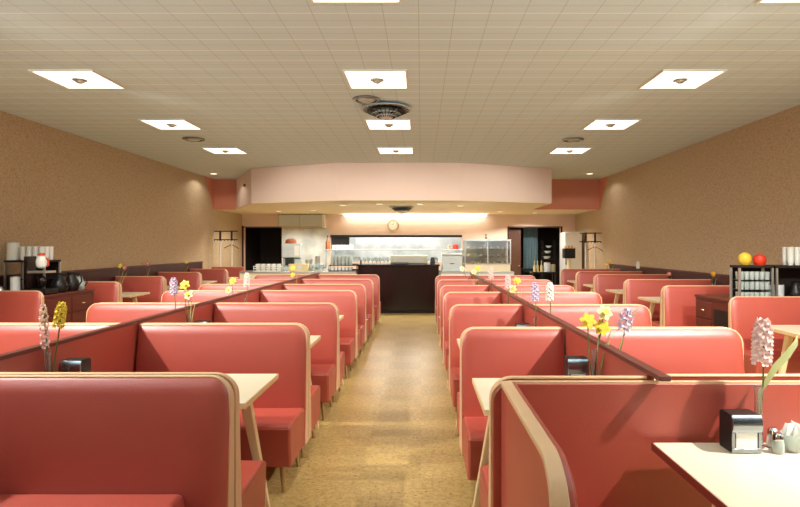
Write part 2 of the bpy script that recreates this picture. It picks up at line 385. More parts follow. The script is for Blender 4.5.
# ------------------------------------------------------------------ booth benches
BT, ST, SB = 1.085, .47, .168
def pad_t(z):
    u = max(0, min(1, (BT-z)/.62)); return .034 + .070*(1-(1-u)**2)
def pad_mesh(xd, xa, f, R, along_y=False):
    # upholstered pad: back plane plus a bulging front, thinner towards its edges
    s = 1 if xa > xd else -1; b = MB(); bm = b.bm; rows_ = []
    zs = [BT, BT-.006, BT-.016, BT-.03, BT-.05, BT-.075, BT-.11, BT-.16, BT-.23, BT-.32, BT-.42, BT-.53, BT-.64, BT-.76, SB+.02, SB]
    for z in zs:
        h = BT - z; cut = 0 if h >= R else R - math.sqrt(max(0, R*R - (R-h)**2))
        xe = xa - s*min(cut, R*.93); L = abs(xe-xd)
        offs = [0, .006, .018, .04, .08]; us = offs + [L*k/8 for k in range(2, 7)] + [L-o for o in offs[::-1]]
        row = []
        for u in us:
            ed = min(u, L-u, h*1.0); ed = max(0, ed)
            puff = -.012 + .026*min(1, ed/.05)**.5
            row.append((xd + s*u, z, pad_t(z) + puff))
        rows_.append(row)
    V = [[bm.verts.new((x, f*y, z)) for x, z, y in r] for r in rows_]
    W = [[bm.verts.new((x, f*.003, z)) for x, z, y in r] for r in rows_]
    n = len(V[0]); m = len(V)
    for i in range(m-1):
        for j in range(n-1):
            bm.faces.new((V[i][j], V[i][j+1], V[i+1][j+1], V[i+1][j])); bm.faces.new((W[i][j], W[i+1][j], W[i+1][j+1], W[i][j+1]))
        bm.faces.new((V[i][0], V[i+1][0], W[i+1][0], W[i][0])); bm.faces.new((V[i][-1], W[i][-1], W[i+1][-1], V[i+1][-1]))
    for j in range(n-1):
        bm.faces.new((V[0][j], W[0][j], W[0][j+1], V[0][j+1])); bm.faces.new((V[-1][j], V[-1][j+1], W[-1][j+1], W[-1][j]))
    return b
def outline(xd, xa):
    s = 1 if xa > xd else -1; R = .10; pts = [(xd, SB), (xd, BT)]
    for k in range(7):
        a = math.pi/2*(1-k/6); pts.append((xa - s*R + s*R*math.cos(a), BT - R + R*math.sin(a)))
    pts.append((xa, SB)); return pts, s
def make_bench(xd, xa, f, label, loc):
    r = thing('booth_bench', label, 'booth bench', loc, 'red booth benches')
    pts, s = outline(xd, xa)
    pad_mesh(xd, xa, f, .10).build('backrest', 'vinyl', r, smooth=True)
    # cream edge band along the top and down the aisle end
    path = [(p, q) for p, q in zip(pts[1:], pts[1:])]; P = pts[1:]; b = MB(); rowsv = []
    for i, (x, z) in enumerate(P):
        x0, z0 = P[max(0, i-1)]; x1, z1 = P[min(len(P)-1, i+1)]
        d = Vector((x1-x0, z1-z0)).normalized(); nn = Vector((-d.y, d.x))*(1 if s > 0 else -1)
        if i == 0: nn = Vector((0, 1))
        o_ = Vector((x, z)) + nn*.005; i_ = Vector((x, z)) - nn*.007
        rowsv.append([b.bm.verts.new((o_.x, f*.001, o_.y)), b.bm.verts.new((o_.x, f*(pad_t(z)-.002), o_.y)), b.bm.verts.new((i_.x, f*(pad_t(z)-.002), i_.y)), b.bm.verts.new((i_.x, f*.001, i_.y))])
    for a, c in zip(rowsv, rowsv[1:]):
        for k in range(4): b.bm.faces.new((a[k], a[(k+1) % 4], c[(k+1) % 4], c[k]))
    b.bm.faces.new(rowsv[0]); b.bm.faces.new(rowsv[-1][::-1])
    b.build('edge_band', 'trim', r, bevel=.004, seg=2)
    # upholstered seat block
    b = MB(); prof = [(.09, SB), (.545, SB), (.575, .40), (.575, ST-.012), (.50, ST+.004), (.085, ST-.012)]
    xi, xo = (xd, xa-.004) if s > 0 else (xa+.004, xd)
    b.prism_x([(f*y, z) for y, z in prof], xi, xo); b.build('seat', 'vinyl', r, bevel=.022, seg=3)
    b = MB(); xw = xa - s*.012
    b.tube([(xd, f*.572, ST-.03), (xw, f*.572, ST-.03), (xw, f*.12, ST-.03)], .006, 6); b.build('welt', 'vinyl', r, smooth=True)
    lo, hi = min(xd, xa), max(xd, xa)
    for lx, dx in ((lo+.08, -.02), (hi-.08, .02)):
        for ly, dy in ((.50, .035), (.08, .0)):
            MB().tube([(lx, f*ly, SB+.006), (lx+dx, f*(ly+dy), .012), (lx+dx, f*(ly+dy), 0)], [.019, .012, .016], 10).build('leg', 'brass', r, smooth=True)
    return r
def make_table(xd, xa, label, loc, edge='laminate', depth=.74):
    s = 1 if xa > xd else -1; r = thing('booth_table', label, 'table', loc, 'cream booth tables')
    lo, hi = min(xd, xa), max(xd, xa); h = depth/2
    MB().box(lo+.004, hi-.004, -h+.004, h-.004, .777, .81).build('tabletop', 'laminate', r, bevel=.004)
    e = MB(); e.box(lo, lo+.004, -h, h, .775, .808); e.box(hi-.004, hi, -h, h, .775, .808); e.box(lo, hi, -h, -h+.004, .775, .808); e.box(lo, hi, h-.004, h, .775, .808)
    e.build('edge_strip', edge if edge != 'laminate' else 'table_wood', r)
    MB().box(lo+.06, hi-.06, -h+.1, h-.1, .755, .776).build('underframe', 'table_wood', r)
    g = MB(); x1 = xa - s*.12; x0 = xa + s*.03
    a = [(x1-.034, -.03), (x1+.034, -.03), (x1+.034, .03), (x1-.034, .03)]; c = [(x0-.019, -.018), (x0+.019, -.018), (x0+.019, .018), (x0-.019, .018)]
    va = [g.bm.verts.new((x, y, .76)) for x, y in a]; vc = [g.bm.verts.new((x, y, 0)) for x, y in c]
    g.bm.faces.new(va); g.bm.faces.new(vc[::-1])
    for k in range(4): g.bm.faces.new((va[k], vc[k], vc[(k+1) % 4], va[(k+1) % 4]))
    g.build('leg', 'table_wood', r, bevel=.006)
    return r
DXL, DXR = (-2.264, -2.210), (1.060, 1.114)
LZ = [2.68, 4.43, 6.03, 7.75, 9.02, 10.40, 12.0]
RZ = [2.645, 4.21, 5.87, 7.45, 8.74, 10.22, 11.70]
LWZ = [7.72, 9.65, 11.35, 13.2, 15.0, 16.55]
RWZ = [6.83, 8.68, 10.3, 12.1, 13.5, 15.0]
COLS = [('left of the centre aisle', -2.205, -.89, LZ, 0, ('F', 'A')), ('right of the centre aisle', 1.055, .30, RZ, 0, ('A',)),
        ('behind the left divider', -2.27, -3.55, LZ[1:], 1, ('F', 'A')), ('behind the right divider', 1.12, 2.375, RZ, 0, ('A',)),
        ('against the left wall', XL+.055, -5.17, LWZ, 0, ('F', 'A')), ('against the right wall', XR-.055, 3.73, RWZ, 0, ('F', 'A'))]
for name, xd, xa, zs, _, first in COLS:
    xm = (xd+xa)/2
    for f, code, txt in ((-1, 'F', 'facing the camera'), (1, 'A', 'facing away')):
        proto = None; k = 0
        for i, z in enumerate(zs):
            if i == 0 and code not in first: continue
            if code == 'A' and i in (0, len(zs)-1) and 'wall' in name: continue
            lab = 'red booth bench %s, %s from the front, %s' % (txt, ORD[k], name); k += 1
            loc = (xm, z + f*.011, 0)
            if i == 0 and 'right of' in name: loc = (xm, 2.618, 0)
            if proto is None: proto = make_bench(xd-xm, xa-xm, f, lab, loc)
            else: dup(proto, loc, lab)
            if i == 0 and 'left of' in name and f < 0: front_bench = proto
            if i == 0 and 'right of' in name: narrow_bench = proto
narrow_bench.scale.x = .962; narrow_bench.location.x += .0143
# the nearest left bench has a thicker loose cushion, inset from its aisle end
hb = (2.205-.89)/2
MB().box(-hb+.01, hb-.17, -.60, -.125, ST+.008, ST+.118).build('seat_cushion', 'vinyl', front_bench, bevel=.035, seg=4)
def mids(zs): return [(a+b)/2 for a, b in zip(zs, zs[1:])]
TAB = {}
for key, name, xd, xa, ys in (('LA', 'beside the aisle on the left', -2.208, -.995, mids(LZ)), ('RA', 'beside the aisle on the right', 1.058, .345, mids(RZ)),
        ('LM', 'behind the left divider', -2.266, -3.52, mids(LZ)[1:]), ('RM', 'behind the right divider', 1.116, 2.28, mids(RZ)),
        ('LW', 'against the left wall', XL+.052, -5.24, mids(LWZ)[1:]), ('RW', 'against the right wall', XR-.052, 3.80, [5.98] + mids(RWZ)[1:])):
    proto = None; xm = (xd+xa)/2; TAB[key] = ys
    for i, y in enumerate(ys):
        lab = 'cream booth table %s, %s from the front' % (name, ORD[i])
        if proto is None: proto = make_table(xd-xm, xa-xm, lab, (xm, y, 0))
        else: dup(proto, (xm, y, 0), lab)
# dividers
for (a, b), y0, txt, s in ((DXL, 1.9, 'left', -1), (DXR, 2.50, 'right', 1)):
    r = thing('booth_divider', 'long red divider with brown wooden cap between booth rows, %s of the aisle' % txt, 'divider', ((a+b)/2, y0, 0))
    hw = (b-a)/2; L_ = 12.25-y0; st = .16 if s > 0 else 0
    MB().box(-hw+.010, hw-.010, st, L_, 0, 1.096).build('panel', 'vinyl', r)
    MB().box(-hw, hw, 0, L_+.01, 1.0965, 1.120).build('cap', 'cap_wood', r, bevel=.003)
# wide end panel and the sideways bench at the front right
r = thing('booth_end_panel', 'wide red upholstered panel with cream top edge behind the nearest right table', 'panel', (1.32, 2.60, 0))
def end_outline(g):
    R = .085; P_ = [(1.02, .14), (1.02, 1.076-g), (-1.0+g+R, 1.076-g)]
    for k in range(1, 7): a = math.pi/2*(k/6); P_.append((-1.0+g+R-R*math.sin(a), 1.076-g-R+R*math.cos(a)))
    P_.append((-1.0+g, .14)); return P_
def xz_plate(pts, y0, y1):
    g = MB(); a = [g.bm.verts.new((x, y0, z)) for x, z in pts]; c = [g.bm.verts.new((x, y1, z)) for x, z in pts]; n = len(pts)
    g.bm.faces.new(a); g.bm.faces.new(c[::-1])
    for k in range(n): g.bm.faces.new((a[k], c[k], c[(k+1) % n], a[(k+1) % n]))
    return g
xz_plate(end_outline(.012), -.012, .010).build('upholstery', 'vinyl', r, bevel=.004)
xz_plate(end_outline(0), -.009, .012).build('edge_band', 'trim', r, bevel=.003)
for x in (-.95, .95): MB().tube([(x, 0, .139), (x, 0, 0)], [.012, .011], 10).build('leg', 'brass', r, smooth=True)
r = thing('side_bench', 'red bench set sideways at the front right with wide curved cream edge', 'booth bench', (.365, 2.58, 0))
def side_pts(): 
    R = .15; L = 1.0; pts = [(0, .20), (0, 1.075)]
    for k in range(9):
        a = math.pi/2*(1-k/8); pts.append((-L+R-R*math.cos(a), 1.075-R+R*math.sin(a)))
    pts.append((-L, .20)); return pts
pts = side_pts(); b = MB(); bm = b.bm
back = [bm.verts.new((.003, y, z)) for y, z in pts]; fr = [bm.verts.new((.07+.05*(1.08-z), y, z)) for y, z in pts]; n = len(pts)
bm.faces.new(back); ff = bm.faces.new(fr[::-1])
for i in range(n): bm.faces.new((back[i], back[(i+1) % n], fr[(i+1) % n], fr[i]))
bmesh.ops.recalc_face_normals(bm, faces=bm.faces)
bmesh.ops.inset_region(bm, faces=[ff], thickness=.02, depth=0); bmesh.ops.inset_region(bm, faces=[ff], thickness=.022, depth=.012)
b.build('backrest', 'vinyl', r, bevel=.006)
P = pts[1:]; b = MB(); rw = []
for i, (y, z) in enumerate(P):
    y0, z0 = P[max(0, i-1)]; y1, z1 = P[min(len(P)-1, i+1)]
    d = Vector((y1-y0, z1-z0)).normalized(); nn = Vector((d.y, -d.x))
    if nn.dot(Vector((y+.45, z-.6))) < 0: nn = -nn
    if i == 0: nn = Vector((0, 1))
    o_ = Vector((y, z))+nn*.006; i_ = Vector((y, z))-nn*.018; xt = .05+.05*(1.08-z)
    rw.append([b.bm.verts.new((0, o_.x, o_.y)), b.bm.verts.new((xt, o_.x, o_.y)), b.bm.verts.new((xt, i_.x, i_.y)), b.bm.verts.new((0, i_.x, i_.y))])
for a, c in zip(rw, rw[1:]):
    for k in range(4): b.bm.faces.new((a[k], a[(k+1) % 4], c[(k+1) % 4], c[k]))
b.bm.faces.new(rw[0]); b.bm.faces.new(rw[-1][::-1]); b.build('edge_band', 'trim', r, bevel=.004)
MB().box(.09, .60, -.955, -.02, .20, .47).build('seat', 'vinyl', r, bevel=.025, seg=3)
for x, y in ((.12, -.08), (.55, -.08), (.12, -.88), (.55, -.88)): MB().tube([(x, y, .205), (x, y, 0)], [.017, .011], 10).build('leg', 'brass', r, smooth=True)
struct(MB().box(-2.6, -.95, .88, .96, 0, 1.10).build('unseen_shade_wall', 'darkwood'))  # low wall out of view, added to shade the nearest left bench
# front right table, its long edge dark red-brown
r = make_table(.45, -.45, 'large cream table with red-brown edge at the front right corner', (1.495, 2.14, 0), 'edge_red', depth=.82)
del r['group']
for ch in r.children:
    if ch.name.startswith('edge_strip'): ch['label'] = 'red-brown table edge'

# ------------------------------------------------------------------ table ware
def napkin_holder(x, y, z, label):
    r = thing('napkin_holder', label, 'napkin holder', (x, y, z), 'napkin holders')
    MB().prism_x([(-.045, .0), (.055, 0), (.055, .155), (.045, .165), (-.045, .165)], -.065, .065).build('body', 'black', r, bevel=.006)
    g = MB(); g.box(-.064, .064, -.052, -.046, .002, .022); g.box(-.064, -.050, -.052, -.046, .022, .090); g.box(.050, .064, -.052, -.046, .022, .090)
    g.prism_x([(-.052, .090), (-.060, .105), (-.062, .125), (-.056, .148), (-.045, .163), (-.045, .090)], -.064, .064)
    g.build('front_plate', 'holder_metal', r, bevel=.002)
    MB().box(-.045, .045, -.050, -.046, .023, .089).build('napkins', 'paper', r)
    return r
def vase(x, y, z, label, h=.28):
    r = thing('bud_vase', label, 'vase', (x, y, z), 'glass bud vases')
    MB().lathe([(.0, 0), (.026, 0), (.028, .006), (.016, .03), (.017, h*.5), (.015, h*.8), (.021, h), (.018, h-.002), (.012, h*.8), (.013, h*.5), (.012, .035), (0, .03)], n=12).build('glass_body', 'glass', r, smooth=True)
    MB().lathe([(0, .034), (.0115, .036), (.0118, h*.55), (0, h*.55)], n=10).build('water', 'water', r, smooth=True)
    return r
def stem_curve(base, top, bow=.02, n=6):
    base, top = Vector(base), Vector(top); out = []
    for k in range(n+1):
        t = k/n; p = base.lerp(top, t); p.x += bow*math.sin(math.pi*t); out.append(p)
    return out
def hyacinth(base, tip, matn, label, size=.03, ln=.17, leaf=None, sparse=False, groups='hyacinths'):
    base, tip = Vector(base), Vector(tip); r = thing('hyacinth', label, 'flower', base, groups)
    T = tip-base; MB().tube(stem_curve((0, 0, 0), T, .01), .004, 6).build('stem', 'stem', r, smooth=True)
    d = T.normalized(); g = MB(); n = int(ln/.016)
    u = d.orthogonal().normalized(); v = d.cross(u)
    for i in range(n):
        t = i/(n-1); c = T - d*ln*(1-t)*.92; rad = size*(.95 if t < .75 else 1.0-(t-.75)*2.6)
        if sparse: rad *= .8+.5*((i*7) % 3)/3
        for k in range(5 if not sparse else 3):
            a = 2*math.pi*(k/(5 if not sparse else 3)) + i*.7; q = u*math.cos(a)+v*math.sin(a)
            fc = c + q*rad*.6
            for j in range(5):
                b_ = 2*math.pi*j/5; side = (d*math.cos(b_) + q.cross(d)*math.sin(b_))
                g.petal(fc, side*.8+q*.55, q, size*.5, size*.3)
    g.build('blossom', matn, r, smooth=True)
    if leaf:
        MB().strip([Vector(p)-base for p in leaf[0]], leaf[1], leaf[2]).build('leaf', 'leaf', r, smooth=True)
    return r
def daffodil(base, tip, matn, label, size=.045, groups='daffodils'):
    base, tip = Vector(base), Vector(tip); r = thing('daffodil', label, 'flower', base, groups)
    T = tip-base; MB().tube(stem_curve((0, 0, 0), T, -.012), .0035, 6).build('stem', 'stem', r, smooth=True)
    nrm = Vector((random.uniform(-.4, .4), -1, .35)).normalized(); u = nrm.orthogonal().normalized(); v = nrm.cross(u)
    g = MB()
    for j in range(6):
        a = 2*math.pi*j/6; q = u*math.cos(a)+v*math.sin(a); g.petal(T+nrm*.004, q, nrm, size, size*.62)
    g.build('petals', matn, r, smooth=True)
    m = MB(); m.tube([T+nrm*.003, T+nrm*.02, T+nrm*.034], [size*.18, size*.25, size*.36], 12); m.build('trumpet', 'petal_yellow', r, smooth=True)
    MB().strip([(0.006, 0, 0), T*.45+Vector((.03, 0, .02)), T*.8+Vector((.055, 0, 0))], [.012, .014, .002], (0, 1, 0)).build('leaf', 'leaf', r, smooth=True)
    return r
TZ = .811
BAYL, BAYR = mids(LZ), mids(RZ)
# front right table setting
napkin_holder(1.395, 2.455, TZ, 'black and chrome napkin holder on the large front right table')
vx = 1.495; vase(vx, 2.49, TZ, 'clear glass bud vase beside the napkin holder on the front right table', .27)
tip = at(763, 322, 2.49); cb = (vx+.002, 2.49, TZ+.04)
lf = [Vector(cb)+Vector((0, 0, 0)), Vector((vx+.004, 2.49, TZ+.235)), at(775, 368, 2.49), at(788, 354, 2.49), at(796, 343, 2.49), at(797, 336, 2.50)]
hyacinth(cb, tip, 'petal_pink', 'pale pink hyacinth in the vase on the front right table', .046, .19, (lf, [.008, .014, .030, .030, .022, .006], (-.55, .3, .8)))
def shaker(x, y, label, s=1):
    r = thing('shaker', label, 'shaker', (x, y, TZ), 'salt and pepper shakers')
    MB().lathe([(0, 0), (.02*s, 0), (.023*s, .01), (.021*s, .045), (.017*s, .056), (0, .056)], n=12).build('jar', 'glass_soft', r, smooth=True)
    MB().lathe([(0, .0565), (.019*s, .0565), (.019*s, .075), (.012*s, .085), (0, .087)], n=12).build('lid', 'chrome', r, smooth=True)
shaker(1.515+.02, 2.415, 'nearer shaker right of the napkin holder on the front right table', 1.1)
shaker(1.56, 2.49, 'farther shaker standing behind the nearer one on the front right table', 1.2)
r = thing('sugar_bowl', 'glass sugar bowl full of white paper packets on the front right table', 'bowl', (1.615, 2.44, TZ))
MB().lathe([(0, 0), (.03, 0), (.034, .008), (.045, .05), (.05, .075), (.046, .074), (.041, .05), (.03, .012), (0, .01)], n=16).build('bowl', 'glass_soft', r, smooth=True)
for k in range(9):
    a = k*.7; g = MB(); g.box(-.022, .022, -.002, .002, -.03, .03)
    q = g.build('sugar_packet', 'paper', r, loc=(.018*math.cos(a), .018*math.sin(a), .075+.008*(k % 3))); q.rotation_euler = (.35*math.sin(a), .4*math.cos(a*1.3), a)
# aisle-row settings
napkin_holder(-2.09, 3.40, TZ, 'black and chrome napkin holder on the nearest table left of the aisle').scale = (1, 1, 1.25)
vase(-2.165, 3.26, TZ, 'bud vase with yellow and pink flowers on the nearest left aisle table')
b0 = (-2.165, 3.26, TZ+.04)
hyacinth(b0, at(62, 304, 3.26), 'petal_yellow', 'yellow hyacinth in the vase on the nearest left aisle table', .034, .14)
hyacinth(b0, at(43, 306, 3.26), 'petal_pink', 'loose spray of pinkish white blossom on the nearest left aisle table', .026, .26, sparse=True, groups='blossom sprays')
napkin_holder(.955, 3.46, TZ, 'black and chrome napkin holder on the nearest table right of the aisle').scale = (1, 1, 1.25)
vase(1.018, 3.30, TZ, 'bud vase with yellow daffodils on the nearest right aisle table')
b0 = (1.018, 3.30, TZ+.04)
for (px, py), mm, l in (((588, 321), 'petal_yellow', 'leftmost yellow'), ((602, 328), 'petal_yellow', 'lowest yellow'), ((604, 313), 'petal_pale', 'topmost pale yellow')):
    daffodil(b0, at(px, py, 3.28), mm, '%s daffodil in the vase on the nearest right aisle table' % l, .05)
vase(1.17, 3.46, TZ, 'bud vase on the nearest table behind the right divider')
hyacinth((1.17, 3.46, TZ+.04), at(628, 311, 3.44), 'petal_lilac', 'sparse lilac flower leaning right behind the right divider, nearest table', .045, .13, ([(1.17, 3.46, TZ+.05), at(622, 340, 3.44), at(638, 307, 3.42)], [.008, .014, .003], (.2, 1, 0)), sparse=True, groups='blossom sprays')
def setting(x, y, fl, where, nap=None):
    vase(x, y, TZ, 'bud vase on the ' + where, .25)
    for kind, px, py, m_, l in fl:
        p = at(px, py, y)
        lab = '%s on the %s' % (l, where)
        (hyacinth if kind == 'h' else daffodil)((x, y, TZ+.04), p, m_, lab, *((.04, .15) if kind == 'h' else (.05,)))
    if nap: napkin_holder(nap[0], nap[1], TZ, 'black napkin holder on the ' + where)
setting(-2.155, BAYL[1], [('d', 189, 295, 'petal_pale', 'pale yellow daffodil'), ('d', 185, 285, 'petal_yellow', 'bright yellow daffodil')], 'second table left of the aisle', (-2.12, BAYL[1]+.22))
setting(-2.40, BAYL[1]+.26, [('h', 173.5, 279, 'petal_lilac', 'lilac white hyacinth')], 'nearest table behind the left divider')
setting(-2.15, BAYL[2], [('h', 247, 274, 'petal_white', 'white hyacinth')], 'third table left of the aisle', (-2.10, BAYL[2]+.22))
setting(-2.38, BAYL[2]+.25, [('d', 233, 281, 'petal_yellow', 'yellow daffodil'), ('d', 229, 290, 'petal_pale', 'pale daffodil')], 'second table behind the left divider')
setting(-2.15, BAYL[4], [('d', 293, 268, 'petal_yellow', 'upper yellow daffodil'), ('d', 293, 275, 'petal_yellow', 'lower yellow daffodil')], 'fifth table left of the aisle')
setting(1.02, BAYR[1], [('h', 535, 284, 'petal_lilac', 'pale lilac hyacinth')], 'second table right of the aisle', (.95, BAYR[1]+.22))
setting(1.17, BAYR[1]+.1, [('h', 550, 284, 'petal_white', 'white hyacinth')], 'second table behind the right divider')
setting(1.02, BAYR[2], [('h', 508, 276, 'petal_pink', 'pink hyacinth')], 'third table right of the aisle', (.95, BAYR[2]+.22))
setting(1.18, BAYR[2]+.1, [('d', 517, 281, 'petal_yellow', 'upper yellow daffodil'), ('d', 513, 289, 'petal_pale', 'lower pale daffodil')], 'third table behind the right divider')
setting(1.01, BAYR[3], [('h', 491, 268, 'petal_pink', 'pale pink hyacinth')], 'fourth table right of the aisle')
setting(.99, BAYR[4], [('d', 478, 268, 'petal_yellow', 'yellow daffodil'), ('d', 474, 272, 'petal_pale', 'pale daffodil'), ('d', 462, 269, 'petal_white', 'white daffodil')], 'fifth table right of the aisle')
ly = TAB['LW']; ry = TAB['RW']
setting(-5.65, ly[0], [('d', 120.5, 266, 'petal_yellow', 'yellow daffodil'), ('d', 125, 268, 'petal_rose', 'rose daffodil')], 'nearest table against the left wall')
setting(-6.02, ly[1], [('d', 148, 264, 'petal_rose', 'rose daffodil')], 'second table against the left wall')
setting(-5.95, ly[2], [('d', 186.5, 262, 'petal_yellow', 'yellow daffodil')], 'third table against the left wall')
setting(4.93, ry[1], [('d', 713, 274, 'petal_orange', 'orange daffodil')], 'second table against the right wall')
setting(4.94, ry[2], [('d', 669, 274, 'petal_rose', 'rose daffodil')], 'third table against the right wall')
setting(4.94, ry[3], [('h', 638, 262, 'petal_white', 'white hyacinth')], 'fourth table against the right wall')
setting(4.80, ry[4], [('d', 611, 262, 'petal_yellow', 'yellow daffodil'), ('d', 607, 265, 'petal_orange', 'orange daffodil')], 'fifth table against the right wall')

# ------------------------------------------------------------------ crockery prototypes
def cup_mesh(h, r0, r1, handle=False):
    g = MB(); g.lathe([(0, 0), (r0, 0), (r0*1.05, .004), (r1, h), (r1-.004, h), (r0-.004, .01), (0, .008)], n=12)
    return g
def many(name, cat, group, mesh_fn, matn, spots, lab):
    p = None
    for i, s in enumerate(spots):
        if p is None: p = mesh_fn().build(name, matn, smooth=True); p.location = s; o = p
        else: o = p.copy(); C.objects.link(o); o.location = s
        tag(o, lab(i), cat, group)
def F1(i): return 'first' if i == 0 else ORD[i]
def fb(t, n): return lambda i: t + ', %s row, %s from the left' % (('front', 'middle', 'back')[i//n], F1(i % n))

# ------------------------------------------------------------------ service stations by the walls
def station(x0, x1, y0, y1, side, shelf_x0, shelf_x1, lab):
    r = thing('service_cabinet', lab, 'cabinet', ((x0+x1)/2, (y0+y1)/2, 0)); cx, cy = (x0+x1)/2, (y0+y1)/2
    hx, hy = (x1-x0)/2, (y1-y0)/2
    MB().box(-hx, hx, -hy, hy, .0, .975).build('body', 'station_wood', r, bevel=.004)
    MB().box(-hx-.012, hx+.012, -hy-.012, hy+.012, .976, 1.01).build('worktop', 'station_wood', r, bevel=.006)
    s = side; fx = hx if s > 0 else -hx
    for k in range(2):
        ya, yb = -hy+.03+k*hy, -.03+k*hy
        if s < 0 and k == 0:
            MB().box(fx-.006, fx-.0005, ya, yb, .06, .86).build('open_shelf_shade', 'black', r)  # flat black plate, the shade inside an open shelf put into its colour
        else:
            d = MB().box(min(fx, fx+s*.014), max(fx, fx+s*.014), ya, yb, .72, .93).build('drawer', 'station_wood', r, bevel=.004)
            MB().tube([(fx+s*.016, (ya+yb)/2-.03, .82), (fx+s*.034, (ya+yb)/2-.02, .82), (fx+s*.034, (ya+yb)/2+.02, .82), (fx+s*.016, (ya+yb)/2+.03, .82)], .005, 6).build('handle', 'brass', d)
            d = MB().box(min(fx, fx+s*.014), max(fx, fx+s*.014), ya, yb, .08, .69).build('door', 'station_wood', r, bevel=.004)
            MB().ball((fx+s*.024, yb-.05, .5), .014).build('knob', 'brass', d, smooth=True)
    return r
station(-6.15, -5.25, 7.83, 9.02, 1, 0, 0, 'dark wooden service cabinet against the left wall between booths')
station(3.92, 5.30, 7.07, 8.02, -1, 0, 0, 'dark wooden service cabinet against the right wall between booths')
def hutch(x0, x1, y0, y1, zt, lab, trays):
    r = thing('shelf_rack', lab, 'shelf', ((x0+x1)/2, (y0+y1)/2, 1.01)); hx, hy = (x1-x0)/2, (y1-y0)/2; H = zt-1.01
    MB().box(-hx, hx, -hy, hy, H-.03, H).build('top_shelf', 'dark', r, bevel=.004)
    for sx in (-1, 1):
        for sy in (-1, 1): MB().box(sx*hx-.012-(sx*.012), sx*hx+.012-(sx*.012), sy*hy-.012-(sy*.012), sy*hy+.012-(sy*.012), 0, H-.031).build('post', 'steel', r)
    MB().box(-hx+.03, hx-.03, hy-.012, hy-.004, .0, H-.032).build('back_panel', 'dark', r)
    for z in trays: MB().box(-hx+.03, hx-.03, -hy+.004, hy-.013, z-1.01, z-1.01+.01).build('shelf', 'black', r)
    return r
# right: glass racks and containers under a long top shelf
hutch(4.03, 4.47, 7.12, 7.34, 1.452, 'black rack of drinking glasses on the right service cabinet', [1.135, 1.26])
r = thing('shelf_rack', 'dark raised shelf along the right service cabinet beside the glass rack', 'shelf', (4.91, 7.32, 1.01))
MB().box(-.42, .38, -.2, .2, .41, .44).build('top_shelf', 'dark', r, bevel=.004)
MB().box(-.41, .37, .18, .19, 0, .405).build('back_panel', 'dark', r)
for x in (-.39, .36): MB().box(x-.012, x+.012, -.19, -.166, 0, .408).build('post', 'steel', r)
gl = lambda: cup_mesh(.10, .026, .032)
for k, (z, t) in enumerate(((1.012, 'bottom'), (1.146, 'middle'), (1.271, 'top'))):
    many('drinking_glass', 'glass', 'glasses on the %s level of the right rack' % t, gl, 'glass_soft', [(4.085+.065*i, 7.165+.075*j, z) for j in range(2) for i in range(6)], lambda i, t=t: 'clear glass, %s level of the right rack, %s from left, %s row' % (t, F1(i % 6), ('front', 'back')[i//6]))
r = tag(MB().lathe([(0, 0), (.04, .0), (.07, .03), (.080, .08), (.07, .13), (.034, .155), (.01, .165), (0, .15)], n=20).build('yellow_gourd', 'ball_yellow', smooth=True, loc=(4.19, 7.27, 1.453)), 'round yellow ornament on the rack above the right service cabinet', 'ornament')
r = thing('red_ornament', 'round red ornament beside the yellow one on the right rack', 'ornament', (4.325, 7.18, 1.453))
g = MB(); g.lathe([(0, 0), (.05, .0), (.072, .03), (.080, .075), (.066, .12), (.025, .14), (0, .133)], n=20); g.build('body', 'ball_red', r, smooth=True)
MB().tube([(0, 0, .136), (.01, 0, .165)], [.012, .006], 6).build('stub', 'label_red', r)
cp = lambda: cup_mesh(.07, .028, .042)
many('stacked_cup', 'cup', 'white cups stacked on the right shelf', cp, 'china', [(4.76+.086*i, 7.24+.1*j, 1.452+.033*k) for i in range(6) for j in range(2) for k in range(6)], lambda i: 'white cup on the right shelf, %s %s stack from left, %s from bottom' % (('front', 'back')[(i//6) % 2], F1(i//12), F1(i % 6)))
def canister(x, y, z, r_, h, m_, lab, lid='chrome'):
    r = thing('canister', lab, 'canister', (x, y, z))
    MB().lathe([(0, 0), (r_, 0), (r_, h), (0, h)], n=20).build('body', m_, r, bevel=.004)
    MB().lathe([(0, h+.001), (r_*1.03, h+.001), (r_*1.03, h+.012), (r_*.4, h+.022), (0, h+.024)], n=20).build('lid', lid, r, smooth=True)
canister(4.60, 7.30, 1.011, .10, .19, 'enamel', 'grey cylindrical canister under the shelf of the right service cabinet')
def pitcher(x, y, z, s, m_, lab, body='glass_soft'):
    r = thing('pitcher', lab, 'pitcher', (x, y, z))
    MB().lathe([(0, 0), (.06*s, 0), (.078*s, .04*s), (.07*s, .1*s), (.04*s, .15*s), (.045*s, .19*s), (.04*s, .19*s), (.034*s, .15*s), (.062*s, .1*s), (.068*s, .04*s), (0, .01*s)], n=18).build('body', m_, r, smooth=True)
    MB().tube([(.045*s, 0, .18*s), (.10*s, 0, .17*s), (.11*s, 0, .1*s), (.075*s, 0, .05*s)], .008*s, 8).build('handle', 'black', r, smooth=True)
    MB().lathe([(0, .205*s), (.036*s, .2*s), (.044*s, .191*s), (0, .191*s)], n=14).build('lid', 'black', r, smooth=True)
pitcher(4.85, 7.28, 1.011, 1.15, 'black', 'dark coffee pitcher under the shelf of the right service cabinet')
pitcher(5.09, 7.28, 1.011, 1.1, 'steel', 'steel pitcher at the wall end of the right service cabinet')
